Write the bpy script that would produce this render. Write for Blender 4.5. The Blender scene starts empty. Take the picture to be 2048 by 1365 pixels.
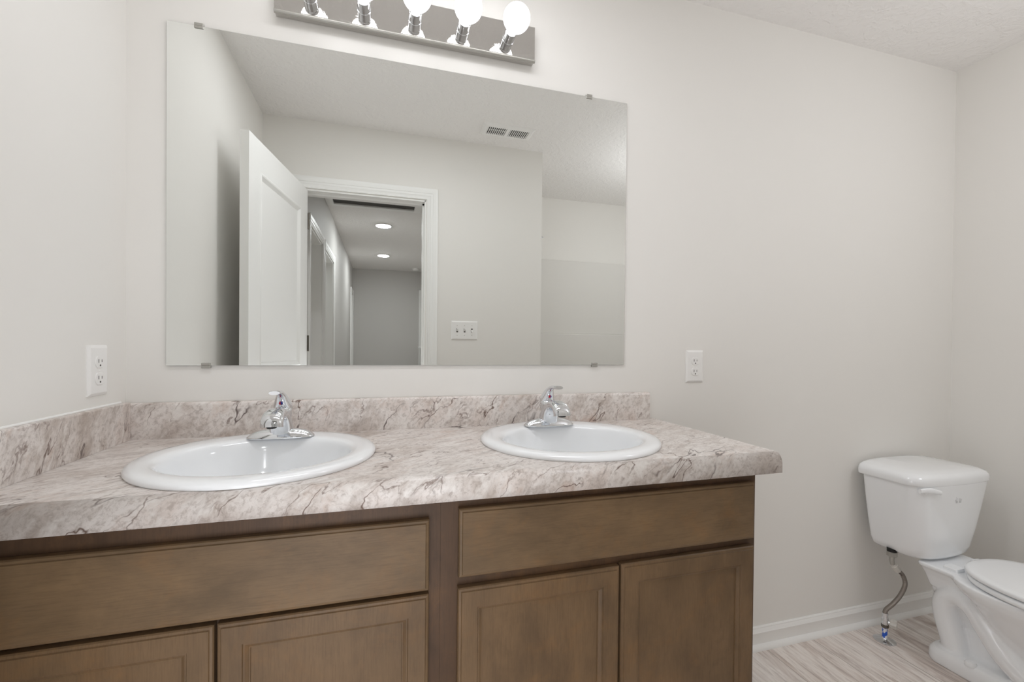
import bpy, bmesh, math
from mathutils import Vector, Matrix
PI = math.pi
S = bpy.context.scene
C = S.collection

# ------------------------------------------------------------------ camera
cam_d = bpy.data.cameras.new('camera')
cam = bpy.data.objects.new('camera', cam_d)
C.objects.link(cam)
YAW, PITCH, ROLL, FPX, CYPX = 0.2809563, -0.0094612, 0.0098171, 888.9098, 702.5237
fw = Vector((math.sin(YAW)*math.cos(PITCH), math.cos(YAW)*math.cos(PITCH), math.sin(PITCH)))
rt = Vector((math.cos(YAW), -math.sin(YAW), 0))
up = rt.cross(fw)
r2 = rt*math.cos(ROLL) + up*math.sin(ROLL)
u2 = up*math.cos(ROLL) - rt*math.sin(ROLL)
M = Matrix((r2, u2, -fw)).transposed().to_4x4()
M.translation = Vector((0.648873, -1.396398, 1.169350))
cam.matrix_world = M
cam_d.sensor_fit = 'HORIZONTAL'
cam_d.sensor_width = 36.0
cam_d.lens = FPX/2048*36.0
cam_d.shift_y = (CYPX-682.5)/2048
cam_d.clip_start = 0.01
S.camera = cam

# ------------------------------------------------------------------ world, exposure, lights
S.view_settings.view_transform = 'Standard'
S.view_settings.look = 'None'
S.view_settings.gamma = 1.0
S.view_settings.use_curve_mapping = False
S.view_settings.exposure = 0.0
world = bpy.data.worlds.new('world')
S.world = world
world.use_nodes = True
world.node_tree.nodes['Background'].inputs[0].default_value = (0.9, 0.93, 1, 1)
world.node_tree.nodes['Background'].inputs[1].default_value = 0.3
S.cycles.max_bounces = 14
S.cycles.diffuse_bounces = 10
S.cycles.glossy_bounces = 8
S.cycles.sample_clamp_indirect = 6.0

BULB_E = 3.8        # strength of the vanity bulbs
HALL_E = 170        # recessed hall lights
VAN_FILL_W = 6.2          # added fill strip under the ceiling, no fixture there
DOOR_FILL_W = 6.3        # added fill low in the doorway, not a real source
TUB_FILL_W = 10.6        # added fill for the toilet side, no lamp hangs there


def lamp(name, loc, size, watts, rot=(0, 0, 0), color=(0.965, 0.98, 1.02), size_y=None):
    l = bpy.data.lights.new(name, 'AREA')
    l.shape = 'RECTANGLE' if size_y else 'DISK'
    if size_y:
        l.size_y = size_y
    l.size = size
    l.energy = watts
    l.color = color
    o = bpy.data.objects.new(name, l)
    o.location = loc
    o.rotation_euler = rot
    C.objects.link(o)
    return o


pl = bpy.data.lights.new('toilet_side_fill', 'POINT')  # unseen fill light added to lift the toilet corner
pl.energy = TUB_FILL_W
pl.shadow_soft_size = 0.14
pl.color = (0.965, 0.98, 1.02)
po = bpy.data.objects.new('toilet_side_fill', pl)
po.location = (2.52, -1.12, 1.95)
C.objects.link(po)
lamp('vanity_fill', (0.80, -0.613, 2.425), 1.0, VAN_FILL_W, size_y=0.08)  # added fill strip, placed out of the mirror's view
lamp('doorway_fill', (0.5365, -1.49, 0.52), 0.68, DOOR_FILL_W, (PI/2, 0, 0), size_y=0.96)  # added fill below the mirror's view, brightens the cabinet fronts

# ------------------------------------------------------------------ helpers


def lin(c):
    return tuple((v/12.92 if v <= 0.04045 else ((v+0.055)/1.055)**2.4) for v in [x/255 for x in c])


OFF = {}


def tag(o, label=None, cat=None, group=None, kind=None):
    if label:
        o['label'] = label
    if cat:
        o['category'] = cat
    if group:
        o['group'] = group
    if kind:
        o['kind'] = kind
    return o


def thing(name, label, cat, loc=(0, 0, 0), rotz=0, group=None, local=False):
    o = bpy.data.objects.new(name, None)
    o.empty_display_size = 0.05
    C.objects.link(o)
    o.location = loc
    o.rotation_euler = (0, 0, rotz)
    tag(o, label, cat, group)
    OFF[o] = Vector((0, 0, 0)) if local else Vector(loc)
    return o


def obj(name, bm, mat, parent=None, smooth=False, angle=35, label=None, bevel=0, bseg=2):
    me = bpy.data.meshes.new(name)
    if parent is not None:
        bmesh.ops.translate(bm, verts=bm.verts, vec=-OFF[parent])
    bmesh.ops.remove_doubles(bm, verts=bm.verts, dist=1e-6)
    bmesh.ops.recalc_face_normals(bm, faces=bm.faces)
    if bevel:
        es = [e for e in bm.edges if len(e.link_faces) == 2 and e.calc_face_angle(0) > 0.5]
        bmesh.ops.bevel(bm, geom=es, offset=bevel, segments=bseg, affect='EDGES', profile=0.5)
    if smooth:
        for f in bm.faces:
            f.smooth = True
        for e in bm.edges:
            if len(e.link_faces) == 2 and e.calc_face_angle(0) > math.radians(angle):
                e.smooth = False
    bm.to_mesh(me)
    bm.free()
    for m in (mat if isinstance(mat, (list, tuple)) else [mat]):
        me.materials.append(m)
    o = bpy.data.objects.new(name, me)
    C.objects.link(o)
    if parent is not None:
        o.parent = parent
        OFF[o] = OFF[parent]
    if label:
        o['label'] = label
    return o


def struct(name, bm, mat, **k):
    o = obj(name, bm, mat, **k)
    o['kind'] = 'structure'
    return o


def dup(root, loc, rotz=0, label=None):
    r = root.copy()
    C.objects.link(r)
    r.location = loc
    r.rotation_euler = (0, 0, rotz)
    if label:
        r['label'] = label
    for ch in list(root.children):
        c = ch.copy()
        C.objects.link(c)
        c.parent = r
        for g in list(ch.children):
            d = g.copy()
            C.objects.link(d)
            d.parent = c
    return r


def bx(bm, x0, x1, y0, y1, z0, z1, mi=0):
    v = [bm.verts.new(p) for p in [(x0, y0, z0), (x1, y0, z0), (x1, y1, z0), (x0, y1, z0), (x0, y0, z1), (x1, y0, z1), (x1, y1, z1), (x0, y1, z1)]]
    for f in [(0, 3, 2, 1), (4, 5, 6, 7), (0, 1, 5, 4), (1, 2, 6, 5), (2, 3, 7, 6), (3, 0, 4, 7)]:
        bm.faces.new([v[i] for i in f]).material_index = mi
    return v


def box(*a):
    bm = bmesh.new()
    bx(bm, *a)
    return bm


def loft(bm, rings, cap0=True, cap1=True, closed=True):
    vs = [[bm.verts.new(p) for p in r] for r in rings]
    n = len(vs[0])
    for a, b in zip(vs[:-1], vs[1:]):
        for i in range(n if closed else n-1):
            j = (i+1) % n
            bm.faces.new((a[i], a[j], b[j], b[i]))
    if cap0:
        bm.faces.new(vs[0][::-1])
    if cap1:
        bm.faces.new(vs[-1])
    return vs


def circ(c, r, n=32, axis='z', ry=None):
    ry = r if ry is None else ry
    out = []
    for i in range(n):
        a = 2*PI*i/n
        p, q = r*math.cos(a), ry*math.sin(a)
        if axis == 'z':
            out.append((c[0]+p, c[1]+q, c[2]))
        elif axis == 'y':
            out.append((c[0]+p, c[1], c[2]+q))
        else:
            out.append((c[0], c[1]+p, c[2]+q))
    return out


def lathe(bm, c, prof, n=32, axis='z', cap=True):
    """prof: list of (radius, offset along axis)"""
    rings = []
    for r, h in prof:
        cc = list(c)
        cc['xyz'.index(axis)] += h
        rings.append(circ(cc, max(r, 1e-5), n, axis))
    loft(bm, rings, cap, cap)


def spline(pts, n=8):
    P = [Vector(p) for p in pts]
    P = [P[0]*2-P[1]]+P+[P[-1]*2-P[-2]]
    out = []
    for i in range(1, len(P)-2):
        for k in range(n):
            t = k/n
            a, b, c, d = P[i-1], P[i], P[i+1], P[i+2]
            out.append(0.5*((2*b)+(c-a)*t+(2*a-5*b+4*c-d)*t*t+(3*b-a-3*c+d)*t**3))
    out.append(P[-2].copy())
    return out


def tube(bm, pts, r, n=16, cap=True):
    pts = [Vector(p) for p in pts]
    rr = r if isinstance(r, (list, tuple)) else [r]*len(pts)
    up0 = None
    rings = []
    for i, p in enumerate(pts):
        t = (pts[min(i+1, len(pts)-1)]-pts[max(i-1, 0)]).normalized()
        if up0 is None:
            up0 = t.orthogonal().normalized()
        else:
            up0 = (up0 - t*up0.dot(t)).normalized()
        s = t.cross(up0)
        rings.append([tuple(p+rr[i]*(math.cos(2*PI*k/n)*up0+math.sin(2*PI*k/n)*s)) for k in range(n)])
    loft(bm, rings, cap, cap)


def frame_rings(bm, x0, x1, z0, z1, prof, cap=True, y=0):
    """nested rectangles in the XZ plane: prof = [(inset, depth)], front is -y"""
    rings = []
    for d, h in prof:
        rings.append([(x0+d, y-h, z0+d), (x1-d, y-h, z0+d), (x1-d, y-h, z1-d), (x0+d, y-h, z1-d)])
    loft(bm, rings, True, cap)


def evaluated(o):
    """bake modifiers into plain mesh data"""
    dg = bpy.context.evaluated_depsgraph_get()
    dg.update()
    me = bpy.data.meshes.new_from_object(o.evaluated_get(dg))
    o.modifiers.clear()
    old = o.data
    o.data = me
    bpy.data.meshes.remove(old)
    me.name = o.name


def boolean(o, cutter, op='DIFFERENCE'):
    m = o.modifiers.new('b', 'BOOLEAN')
    m.operation = op
    m.object = cutter
    m.solver = 'EXACT'
    evaluated(o)
    me = cutter.data
    bpy.data.objects.remove(cutter)
    bpy.data.meshes.remove(me)


# ------------------------------------------------------------------ materials
def mat(name, col, rough=0.5, metal=0.0, spec=0.5, emit=None, coat=0.0):
    m = bpy.data.materials.new(name)
    m.use_nodes = True
    b = m.node_tree.nodes['Principled BSDF']
    b.inputs['Base Color'].default_value = (*lin(col), 1)
    b.inputs['Roughness'].default_value = rough
    b.inputs['Metallic'].default_value = metal
    b.inputs['Specular IOR Level'].default_value = spec
    b.inputs['Coat Weight'].default_value = coat
    b.inputs['Coat Roughness'].default_value = 0.05
    if emit:
        b.inputs['Emission Color'].default_value = (*emit[0], 1)
        b.inputs['Emission Strength'].default_value = emit[1]
    return m


class G:
    """small node-tree writer"""

    def __init__(self, m):
        self.t = m.node_tree
        self.b = self.t.nodes['Principled BSDF']

    def n(self, kind, **kw):
        x = self.t.nodes.new('ShaderNode'+kind)
        for k, v in kw.items():
            setattr(x, k, v)
        return x

    def l(self, a, b):
        self.t.links.new(a, b)

    def val(self, sock, v):
        if hasattr(v, 'is_output'):
            self.l(v, sock)
        else:
            sock.default_value = v

    def math(self, op, a, b=0.0, c=None, clamp=False):
        x = self.n('Math', operation=op, use_clamp=clamp)
        self.val(x.inputs[0], a)
        self.val(x.inputs[1], b)
        if c is not None:
            self.val(x.inputs[2], c)
        return x.outputs[0]

    def pos(self, obj=False):
        return self.n('TexCoord').outputs['Object'] if obj else self.n('NewGeometry').outputs['Position']

    def mapping(self, v, scale=(1, 1, 1), rot=(0, 0, 0), loc=(0, 0, 0)):
        x = self.n('Mapping')
        self.l(v, x.inputs[0])
        x.inputs['Scale'].default_value = scale
        x.inputs['Rotation'].default_value = rot
        x.inputs['Location'].default_value = loc
        return x.outputs[0]

    def noise(self, v, scale, detail=4, rough=0.5, dist=0.0):
        x = self.n('TexNoise')
        self.l(v, x.inputs['Vector'])
        x.inputs['Scale'].default_value = scale
        x.inputs['Detail'].default_value = detail
        x.inputs['Roughness'].default_value = rough
        x.inputs['Distortion'].default_value = dist
        return x

    def ramp(self, f, stops):
        x = self.n('ValToRGB')
        self.l(f, x.inputs[0])
        e = x.color_ramp.elements
        while len(e) < len(stops):
            e.new(0.5)
        for el, (p, c) in zip(e, stops):
            el.position = p
            el.color = (*(lin(c) if isinstance(c, tuple) else (c, c, c)), 1)
        return x.outputs[0]

    def mix(self, f, a, b, mode='MIX'):
        x = self.n('Mix', data_type='RGBA', blend_type=mode)
        self.val(x.inputs[0], f)
        for s, v in ((x.inputs[6], a), (x.inputs[7], b)):
            if isinstance(v, tuple):
                s.default_value = (*lin(v), 1)
            else:
                self.l(v, s)
        return x.outputs[2]

    def color(self, c):
        self.l(c, self.b.inputs['Base Color'])

    def bump(self, h, strength, dist=0.001):
        x = self.n('Bump')
        x.inputs['Strength'].default_value = strength
        x.inputs['Distance'].default_value = dist
        self.l(h, x.inputs['Height'])
        self.l(x.outputs[0], self.b.inputs['Normal'])


def paint(name, col, rough, bscale, bstr, bdist=0.0006, swirl=False):
    m = mat(name, col, rough, spec=0.3)
    g = G(m)
    p = g.pos()
    if swirl:
        n1 = g.noise(p, 9, 2, 0.5, 2.5)
        n2 = g.noise(p, 26, 3, 0.55, 1.6)
        k = g.math('MULTIPLY', n1.outputs[0], n2.outputs[0])
        k = g.ramp(k, [(0.2, 0.0), (0.34, 1.0)])
    else:
        k = g.noise(p, bscale, 3).outputs[0]
    g.bump(k, bstr, bdist)
    return m


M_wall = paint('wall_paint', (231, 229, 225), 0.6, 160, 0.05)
M_ceil = paint('ceiling_texture', (238, 236, 234), 0.8, 20, 0.4, 0.004, swirl=True)
M_trim = paint('trim_paint', (240, 240, 238), 0.35, 60, 0.02)
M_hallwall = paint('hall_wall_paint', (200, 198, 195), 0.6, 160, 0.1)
M_plastic = mat('white_plastic', (237, 236, 234), 0.3)
M_slot = mat('dark_slot', (70, 66, 62), 0.6)
M_dark = mat('dark_void', (74, 72, 69), 0.8)
M_porc = mat('white_porcelain', (243, 245, 247), 0.12, coat=0.5)
M_seat = mat('white_seat_plastic', (243, 245, 247), 0.2)
M_chrome = mat('chrome', (225, 227, 230), 0.06, metal=1.0)
M_nickel = mat('clip_steel', (176, 174, 168), 0.35, metal=0.6)
M_black = mat('black_rubber', (25, 24, 23), 0.6)
M_red = mat('red_mark', (190, 35, 55), 0.3)
M_blue = mat('blue_mark', (40, 60, 140), 0.3)
M_print = mat('grey_print', (176, 176, 178), 0.5)
M_tub = mat('tub_acrylic', (222, 220, 216), 0.6, spec=0.3)
M_glass = mat('mirror_silver', (240, 242, 240), 0.0, metal=1.0)
M_glassedge = mat('mirror_edge', (118, 126, 120), 0.15, metal=0.6)
M_brass = mat('dark_hinge', (110, 105, 98), 0.35, metal=1.0)
M_bulb = mat('bulb_glow', (255, 255, 255), 0.4, emit=((0.975, 0.98, 1.0), BULB_E))
M_neck = mat('bulb_neck_glass', (240, 240, 238), 0.2, emit=((1, 0.97, 0.93), 1.2))
M_hall = mat('hall_light_lens', (255, 255, 255), 0.4, emit=((0.96, 0.985, 1.0), HALL_E))
M_pvc = mat('grey_poly', (205, 202, 196), 0.35)


def m_plate():
    m = mat('mirror_plate_chrome', (205, 203, 200), 0.05, metal=1.0)
    g = G(m)
    n = g.noise(g.pos(), 22, 2, 0.5, 1.5)
    g.bump(n.outputs[0], 0.10, 0.004)
    return m


def m_braid():
    m = mat('steel_braid', (150, 142, 134), 0.35, metal=0.8)
    g = G(m)
    w = g.n('TexWave', wave_type='BANDS', bands_direction='DIAGONAL')
    g.l(g.pos(), w.inputs[0])
    w.inputs['Scale'].default_value = 260
    g.color(g.ramp(w.outputs[0], [(0.2, (105, 98, 92)), (0.8, (190, 182, 174))]))
    g.bump(w.outputs[0], 0.5, 0.001)
    return m


def m_tagpipe():
    m = mat('blue_white_pipe', (235, 235, 235), 0.4)
    g = G(m)
    n = g.noise(g.mapping(g.pos(), (90, 90, 60)), 1, 3)
    g.color(g.ramp(n.outputs[0], [(0.49, (30, 90, 200)), (0.53, (232, 232, 232))]))
    return m


def m_marble(name, sx=1.0, sy=1.0, offs=(0, 0, 0)):
    """laminate marble: pale pinkish-beige clouds, grey streaks, thin dark cracks, all running on a slant"""
    m = mat(name, (200, 190, 182), 0.28, spec=0.45)
    g = G(m)
    p = g.mapping(g.pos(), (sx, sy, 1), (0, 0, 0), offs)
    warp = g.noise(p, 7, 4, 0.6)
    wv = g.n('VectorMath', operation='MULTIPLY_ADD')
    g.l(warp.outputs[1], wv.inputs[0])
    wv.inputs[1].default_value = (0.045, 0.045, 0.045)
    g.l(p, wv.inputs[2])
    q = wv.outputs[0]
    nrm = Vector((-1.05, 1.5, 0.7)).normalized()
    a = Vector((1, 0, 1.5)).normalized()
    b = nrm.cross(a)

    def frame(vec, kn, ka, kb):
        c = g.n('CombineXYZ')
        for i, (ax, k) in enumerate(((nrm, kn), (a, ka), (b, kb))):
            d = g.n('VectorMath', operation='DOT_PRODUCT')
            g.l(vec, d.inputs[0])
            d.inputs[1].default_value = ax*k
            g.l(d.outputs['Value'], c.inputs[i])
        return c.outputs[0]
    # clouds
    cl = g.noise(frame(q, 10, 5, 5), 1, 7, 0.66)
    col = g.ramp(cl.outputs[0], [(0.28, (178, 165, 155)), (0.42, (208, 199, 193)), (0.52, (226, 220, 216)), (0.62, (217, 207, 201)), (0.76, (192, 180, 173))])
    # grey-brown streaks along the slant, coarse then fine
    st = g.noise(frame(q, 40, 9, 9), 1, 6, 0.68)
    col = g.mix(g.math('MULTIPLY', g.ramp(st.outputs[0], [(0.50, 0.0), (0.66, 1.0)]), 0.42), col, (156, 143, 134))
    fine = g.noise(frame(q, 130, 85, 85), 1, 5, 0.75)
    col = g.mix(g.math('MULTIPLY', g.ramp(fine.outputs[0], [(0.48, 0.0), (0.62, 1.0)]), 0.45), col, (148, 134, 125))
    wh = g.noise(frame(q, 34, 12, 12), 1.3, 4, 0.65)
    col = g.mix(g.math('MULTIPLY', g.ramp(wh.outputs[0], [(0.54, 0.0), (0.66, 1.0)]), 0.65), col, (235, 231, 227))
    rs = g.noise(frame(q, 16, 7, 7), 1.1, 5, 0.65)
    col = g.mix(g.math('MULTIPLY', g.ramp(rs.outputs[0], [(0.58, 0.0), (0.74, 1.0)]), 0.5), col, (188, 156, 136))

    # cracks: thin iso-lines of slanted noise, broken up by a mask
    def crack(kn, kt, width, mscale, lo, hi, colr, strength, seed):
        nonlocal col
        off = g.n('VectorMath', operation='ADD')
        g.l(q, off.inputs[0])
        off.inputs[1].default_value = (seed, seed*1.7, seed*0.6)
        n = g.noise(frame(off.outputs[0], kn, kt, kt), 1, 5, 0.5, 0.0)
        dist = g.math('ABSOLUTE', g.math('SUBTRACT', n.outputs[0], 0.5))
        mk = g.ramp(g.noise(off.outputs[0], mscale, 3).outputs[0], [(lo, 0.0), (hi, 1.0)])
        ln = g.math('SUBTRACT', 1.0, g.math('DIVIDE', dist, width), clamp=True)
        col = g.mix(g.math('MULTIPLY', g.math('MULTIPLY', ln, mk), strength, clamp=True), col, colr)
    crack(6.0, 1.3, 0.0050, 6.0, 0.47, 0.56, (98, 84, 80), 1.25, 5.4)
    crack(11.0, 2.6, 0.0060, 9.0, 0.48, 0.57, (112, 92, 82), 1.15, 7.7)
    crack(20.0, 6.0, 0.012, 11.0, 0.47, 0.58, (126, 108, 100), 0.85, 11.3)
    g.color(col)
    g.bump(fine.outputs[0], 0.04, 0.0005)
    return m


def m_wood(name, vertical=False, base=(111, 90, 66)):
    m = mat(name, base, 0.45, spec=0.3)
    g = G(m)
    p = g.pos()
    big = g.noise(g.mapping(p, (2.2, 2.2, 5) if not vertical else (5, 5, 2.2)), 2.4, 5, 0.62, 0.3)
    sc = (22, 150, 420) if not vertical else (420, 150, 22)
    gr = g.noise(g.mapping(p, sc), 1, 5, 0.7)
    d = lambda k: tuple(int(v*k) for v in base)
    col = g.ramp(big.outputs[0], [(0.30, d(0.86)), (0.5, base), (0.72, d(1.10))])
    sp = g.noise(g.mapping(p, (9, 9, 9)), 1, 5, 0.7, 0.4)
    col = g.mix(g.math('MULTIPLY', g.ramp(sp.outputs[0], [(0.52, 0.0), (0.70, 1.0)]), 0.32), col, (134, 97, 58))
    col = g.mix(g.math('MULTIPLY', g.ramp(sp.outputs[0], [(0.30, 1.0), (0.44, 0.0)]), 0.25), col, d(0.74))
    col = g.mix(g.math('MULTIPLY', g.ramp(gr.outputs[0], [(0.46, 0.0), (0.66, 1.0)]), 0.30), col, d(0.72))
    g.color(col)
    g.bump(gr.outputs[0], 0.06, 0.0006)
    return m


def m_floor():
    m = mat('wood_look_planks', (190, 180, 168), 0.4)
    g = G(m)
    p = g.pos()
    br = g.n('TexBrick', offset=0.38, offset_frequency=2)
    pm = g.mapping(p, (1, 1, 1), (0, 0, PI/2), (0.258, -2.32, 0))
    g.l(pm, br.inputs['Vector'])
    br.inputs['Color1'].default_value = (0.15, 0.15, 0.15, 1)
    br.inputs['Color2'].default_value = (0.9, 0.9, 0.9, 1)
    br.inputs['Mortar'].default_value = (0.5, 0.5, 0.5, 1)
    br.inputs['Scale'].default_value = 1
    br.inputs['Mortar Size'].default_value = 0.0016
    br.inputs['Mortar Smooth'].default_value = 0.1
    br.inputs['Brick Width'].default_value = 1.22
    br.inputs['Row Height'].default_value = 0.23
    tone = br.outputs[0]
    off = g.n('VectorMath', operation='MULTIPLY_ADD')
    g.l(tone, off.inputs[0])
    off.inputs[1].default_value = (9, 31, 5)
    g.l(p, off.inputs[2])
    n1 = g.noise(g.mapping(off.outputs[0], (15, 2.6, 1)), 1, 6, 0.66, 0.8)
    n2 = g.noise(g.mapping(off.outputs[0], (75, 6, 1)), 1, 6, 0.68, 0.4)
    col = g.ramp(n1.outputs[0], [(0.28, (168, 152, 144)), (0.42, (214, 203, 196)), (0.54, (240, 234, 229)), (0.72, (202, 191, 184))])
    col = g.mix(g.math('MULTIPLY', g.ramp(n2.outputs[0], [(0.5, 0.0), (0.66, 1.0)]), 0.55), col, (158, 142, 135))
    col = g.mix(0.16, col, tone, 'OVERLAY')
    col = g.mix(g.math('MULTIPLY', br.outputs[1], 0.75), col, (150, 138, 128))
    g.color(col)
    g.bump(n2.outputs[0], 0.08, 0.0006)
    return m


M_plate = m_plate()
M_braid = m_braid()
M_tag = m_tagpipe()
M_marble = m_marble('marble_laminate')
M_marble_side = m_marble('marble_laminate_side', 1, -1, (0.3, 0.37, 0.1))
M_woodh = m_wood('brown_stained_maple', False)
M_woodv = m_wood('brown_stained_maple_upright', True, (108, 86, 62))
M_woodf = m_wood('brown_face_frame', True, (82, 61, 44))
M_floor = m_floor()

# ------------------------------------------------------------------ room shell
XR = 3.1438           # right wall
HC = 2.44             # ceiling height
YF = -1.3615          # face of the door wall, towards the vanity
FT = 0.115            # its thickness
XO = 1.6356           # outer corner of the tub alcove
YT = -2.181           # back of the tub alcove
HXL, HXR, HYE = 0.152, 1.34, -6.407      # hallway
DX0, DX1, DZ = 0.185, 0.888, 2.05        # doorway
ZC = 0.9176           # countertop

struct('floor', box(-0.15, XR+0.15, HYE-0.15, 0.15, -0.12, 0), M_floor)
struct('ceiling', box(-0.15, XR+0.15, HYE-0.15, 0.15, HC, HC+0.12), M_ceil)
struct('wall_back', box(-0.12, XR+0.12, 0, 0.12, 0, HC), M_wall)
struct('wall_left', box(-0.12, 0, YF-FT, 0, 0, HC), M_wall)
struct('wall_right', box(XR, XR+0.12, YT-0.12, 0, 0, HC), M_wall)
bm = bmesh.new()
bx(bm, 0, DX0, YF-FT, YF, 0, HC)
bx(bm, DX1, XO, YF-FT, YF, 0, HC)
bx(bm, DX0, DX1, YF-FT, YF, DZ, HC)
struct('wall_front', bm, M_wall)
struct('wall_alcove_side', box(XO-0.115, XO, YT-0.12, YF-FT, 0, HC), M_wall)
struct('wall_alcove_back', box(XO, XR, YT-0.12, YT, 0, HC), M_wall)

# hallway walls, with door recesses in the left one
holes = [(-1.96, -2.58), (-2.76, -3.42), (-5.93, -6.33)]
bm = bmesh.new()
y = YF-FT
for a, b in holes:
    bx(bm, HXL-0.12, HXL, a, y, 0, HC)
    bx(bm, HXL-0.12, HXL, b, a, 2.0, HC)
    y = b
bx(bm, HXL-0.12, HXL, HYE, y, 0, HC)
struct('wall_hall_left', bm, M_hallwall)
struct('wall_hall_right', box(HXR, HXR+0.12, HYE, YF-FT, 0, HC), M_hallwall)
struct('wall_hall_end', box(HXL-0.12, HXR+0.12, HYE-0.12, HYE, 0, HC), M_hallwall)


def run_profile(bm, prof, p0, p1, inward):
    """sweep a (depth, height) profile along a straight skirting run"""
    p0, p1, n = Vector(p0), Vector(p1), Vector(inward)
    r = [[tuple(p+n*d+Vector((0, 0, h))) for d, h in prof] for p in (p0, p1)]
    loft(bm, r)


BASE = [(0, 0), (0.026, 0), (0.026, 0.006), (0.022, 0.014), (0.0145, 0.019), (0.0125, 0.020), (0.0125, 0.058), (0.0135, 0.060), (0.0135, 0.063),
        (0.011, 0.067), (0.009, 0.074), (0.0075, 0.076), (0.0075, 0.080), (0.005, 0.083), (0, 0.083)]
for nm, p0, p1, n in [('baseboard_back', (1.560, 0, 0), (XR, 0, 0), (0, -1, 0)),
                      ('baseboard_right', (XR, 0, 0), (XR, -1.42, 0), (-1, 0, 0)),
                      ('baseboard_left', (0, -0.55, 0), (0, YF, 0), (1, 0, 0)),
                      ('baseboard_front', (DX1+0.075, YF, 0), (XO, YF, 0), (0, 1, 0))]:
    bm = bmesh.new()
    run_profile(bm, BASE, p0, p1, n)
    struct(nm, bm, M_trim, smooth=True, angle=30)

CAS = [(0, 0), (0, 0.009), (0.006, 0.011), (0.009, 0.0085), (0.020, 0.0105), (0.023, 0.0125), (0.034, 0.0125), (0.037, 0.015), (0.050, 0.0165),
       (0.058, 0.0175), (0.064, 0.016), (0.066, 0.012), (0.066, 0)]


def casing(bm, o, du, dn, w, h, prof=CAS):
    """three-sided door casing: o = foot of the opening's first side, du along the wall, dn out of the wall"""
    o, du, dn = Vector(o), Vector(du), Vector(dn)
    rings = []
    for (u, z, su, sz) in [(0, 0, -1, 0), (0, h, -1, 1), (w, h, 1, 1), (w, 0, 1, 0)]:
        rings.append([tuple(o+du*(u+su*d)+dn*t+Vector((0, 0, z+sz*d))) for d, t in prof])
    loft(bm, rings)


bm = bmesh.new()
casing(bm, (DX0-0.005, YF, 0), (1, 0, 0), (0, 1, 0), DX1-DX0+0.012, DZ+0.006)
struct('trim_1', bm, M_trim, smooth=True, angle=30)
bm = bmesh.new()      # jamb lining with its stop
for x0, x1, s in ((DX0, DX0+0.006, 1), (DX1-0.006, DX1, -1)):
    bx(bm, x0, x1, YF-FT, YF, 0, DZ)
bx(bm, DX1-0.017, DX1-0.006, YF-0.075, YF-0.042, 0, DZ)
bx(bm, DX0, DX1, YF-FT, YF, DZ-0.006, DZ)
bx(bm, DX0, DX1, YF-0.075, YF-0.042, DZ-0.017, DZ-0.006)
struct('trim_2', bm, M_trim)
for k, (a, b) in enumerate(holes):
    bm = bmesh.new()
    casing(bm, (HXL, a+0.002, 0), (0, -1, 0), (1, 0, 0), a-b+0.004, 2.0)
    for ya, yb in ((a-0.012, a), (b, b+0.012)):
        bx(bm, HXL-0.115, HXL+0.001, ya, yb, 0, 2.0)
    bx(bm, HXL-0.115, HXL+0.001, b, a, 1.988, 2.0)
    struct('trim_%d' % (3+k), bm, M_trim, smooth=True, angle=30)
# casing and half-wall cap at the far right of the hall
bm = bmesh.new()
casing(bm, (1.225+0.066, HYE, 0), (1, 0, 0), (0, 1, 0), 0.6, 2.06)
bmesh.ops.bisect_plane(bm, geom=bm.verts[:]+bm.edges[:]+bm.faces[:], plane_co=(HXR, 0, 0), plane_no=(1, 0, 0), clear_outer=True)
struct('trim_6', bm, M_trim)

# ------------------------------------------------------------------ doors


def panel_door(name, w, h, t, loc, rotz, panels, m=M_trim):
    """slab in local X (0..w), front face at local y=0 facing -y, thickness behind; moulded panels on the front"""
    r = bpy.data.objects.new(name, None)
    C.objects.link(r)
    r.location = loc
    r.rotation_euler = (0, 0, rotz)
    r['kind'] = 'structure'
    OFF[r] = Vector((0, 0, 0))
    bm = bmesh.new()
    xs = [0, panels[0][0], panels[0][1], w]
    zs = sorted(set([0, h]+[z for p in panels for z in p[2:]]))
    for i in range(3):
        for j in range(len(zs)-1):
            if i == 1 and any(abs(p[2]-zs[j]) < 1e-6 for p in panels):
                bx(bm, xs[i], xs[i+1], t*0.5, t, zs[j], zs[j+1])
            else:
                bx(bm, xs[i], xs[i+1], 0, t, zs[j], zs[j+1])
    obj('door_leaf', bm, m, r)
    for x0, x1, z0, z1 in panels:
        bm = bmesh.new()
        frame_rings(bm, x0, x1, z0, z1, [(0, -t*0.5), (0, 0), (0.006, 0.0035), (0.012, 0.002), (0.026, -0.0095), (0.030, -0.0095), (0.033, -0.007), (0.036, -0.007)])
        obj('door_panel', bm, m, r)
    return r


# bathroom door, swung open against the left wall (seen in the mirror)
P_h = Vector((0.231, -1.352, 0))
P_f = Vector((0.116, -0.662, 0))
d = (P_f-P_h).normalized()
W_d = (P_f-P_h).length
# local +x runs from the hinge to the free edge, local -y faces into the room
door = panel_door('door_1', W_d, 2.035, 0.035, (P_h.x, P_h.y, 0.008), math.atan2(d.y, d.x), [(0.105, W_d-0.105, 1.05, 1.905), (0.105, W_d-0.105, 0.2, 0.93)])
for z in (0.28, 1.17, 1.86):
    bm = bmesh.new()
    tube(bm, [(-0.004, -0.004, z-0.045), (-0.004, -0.004, z+0.045)], 0.0055, 12)
    obj('hinge', bm, M_brass, door, smooth=True, label='dark metal hinge')
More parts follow.
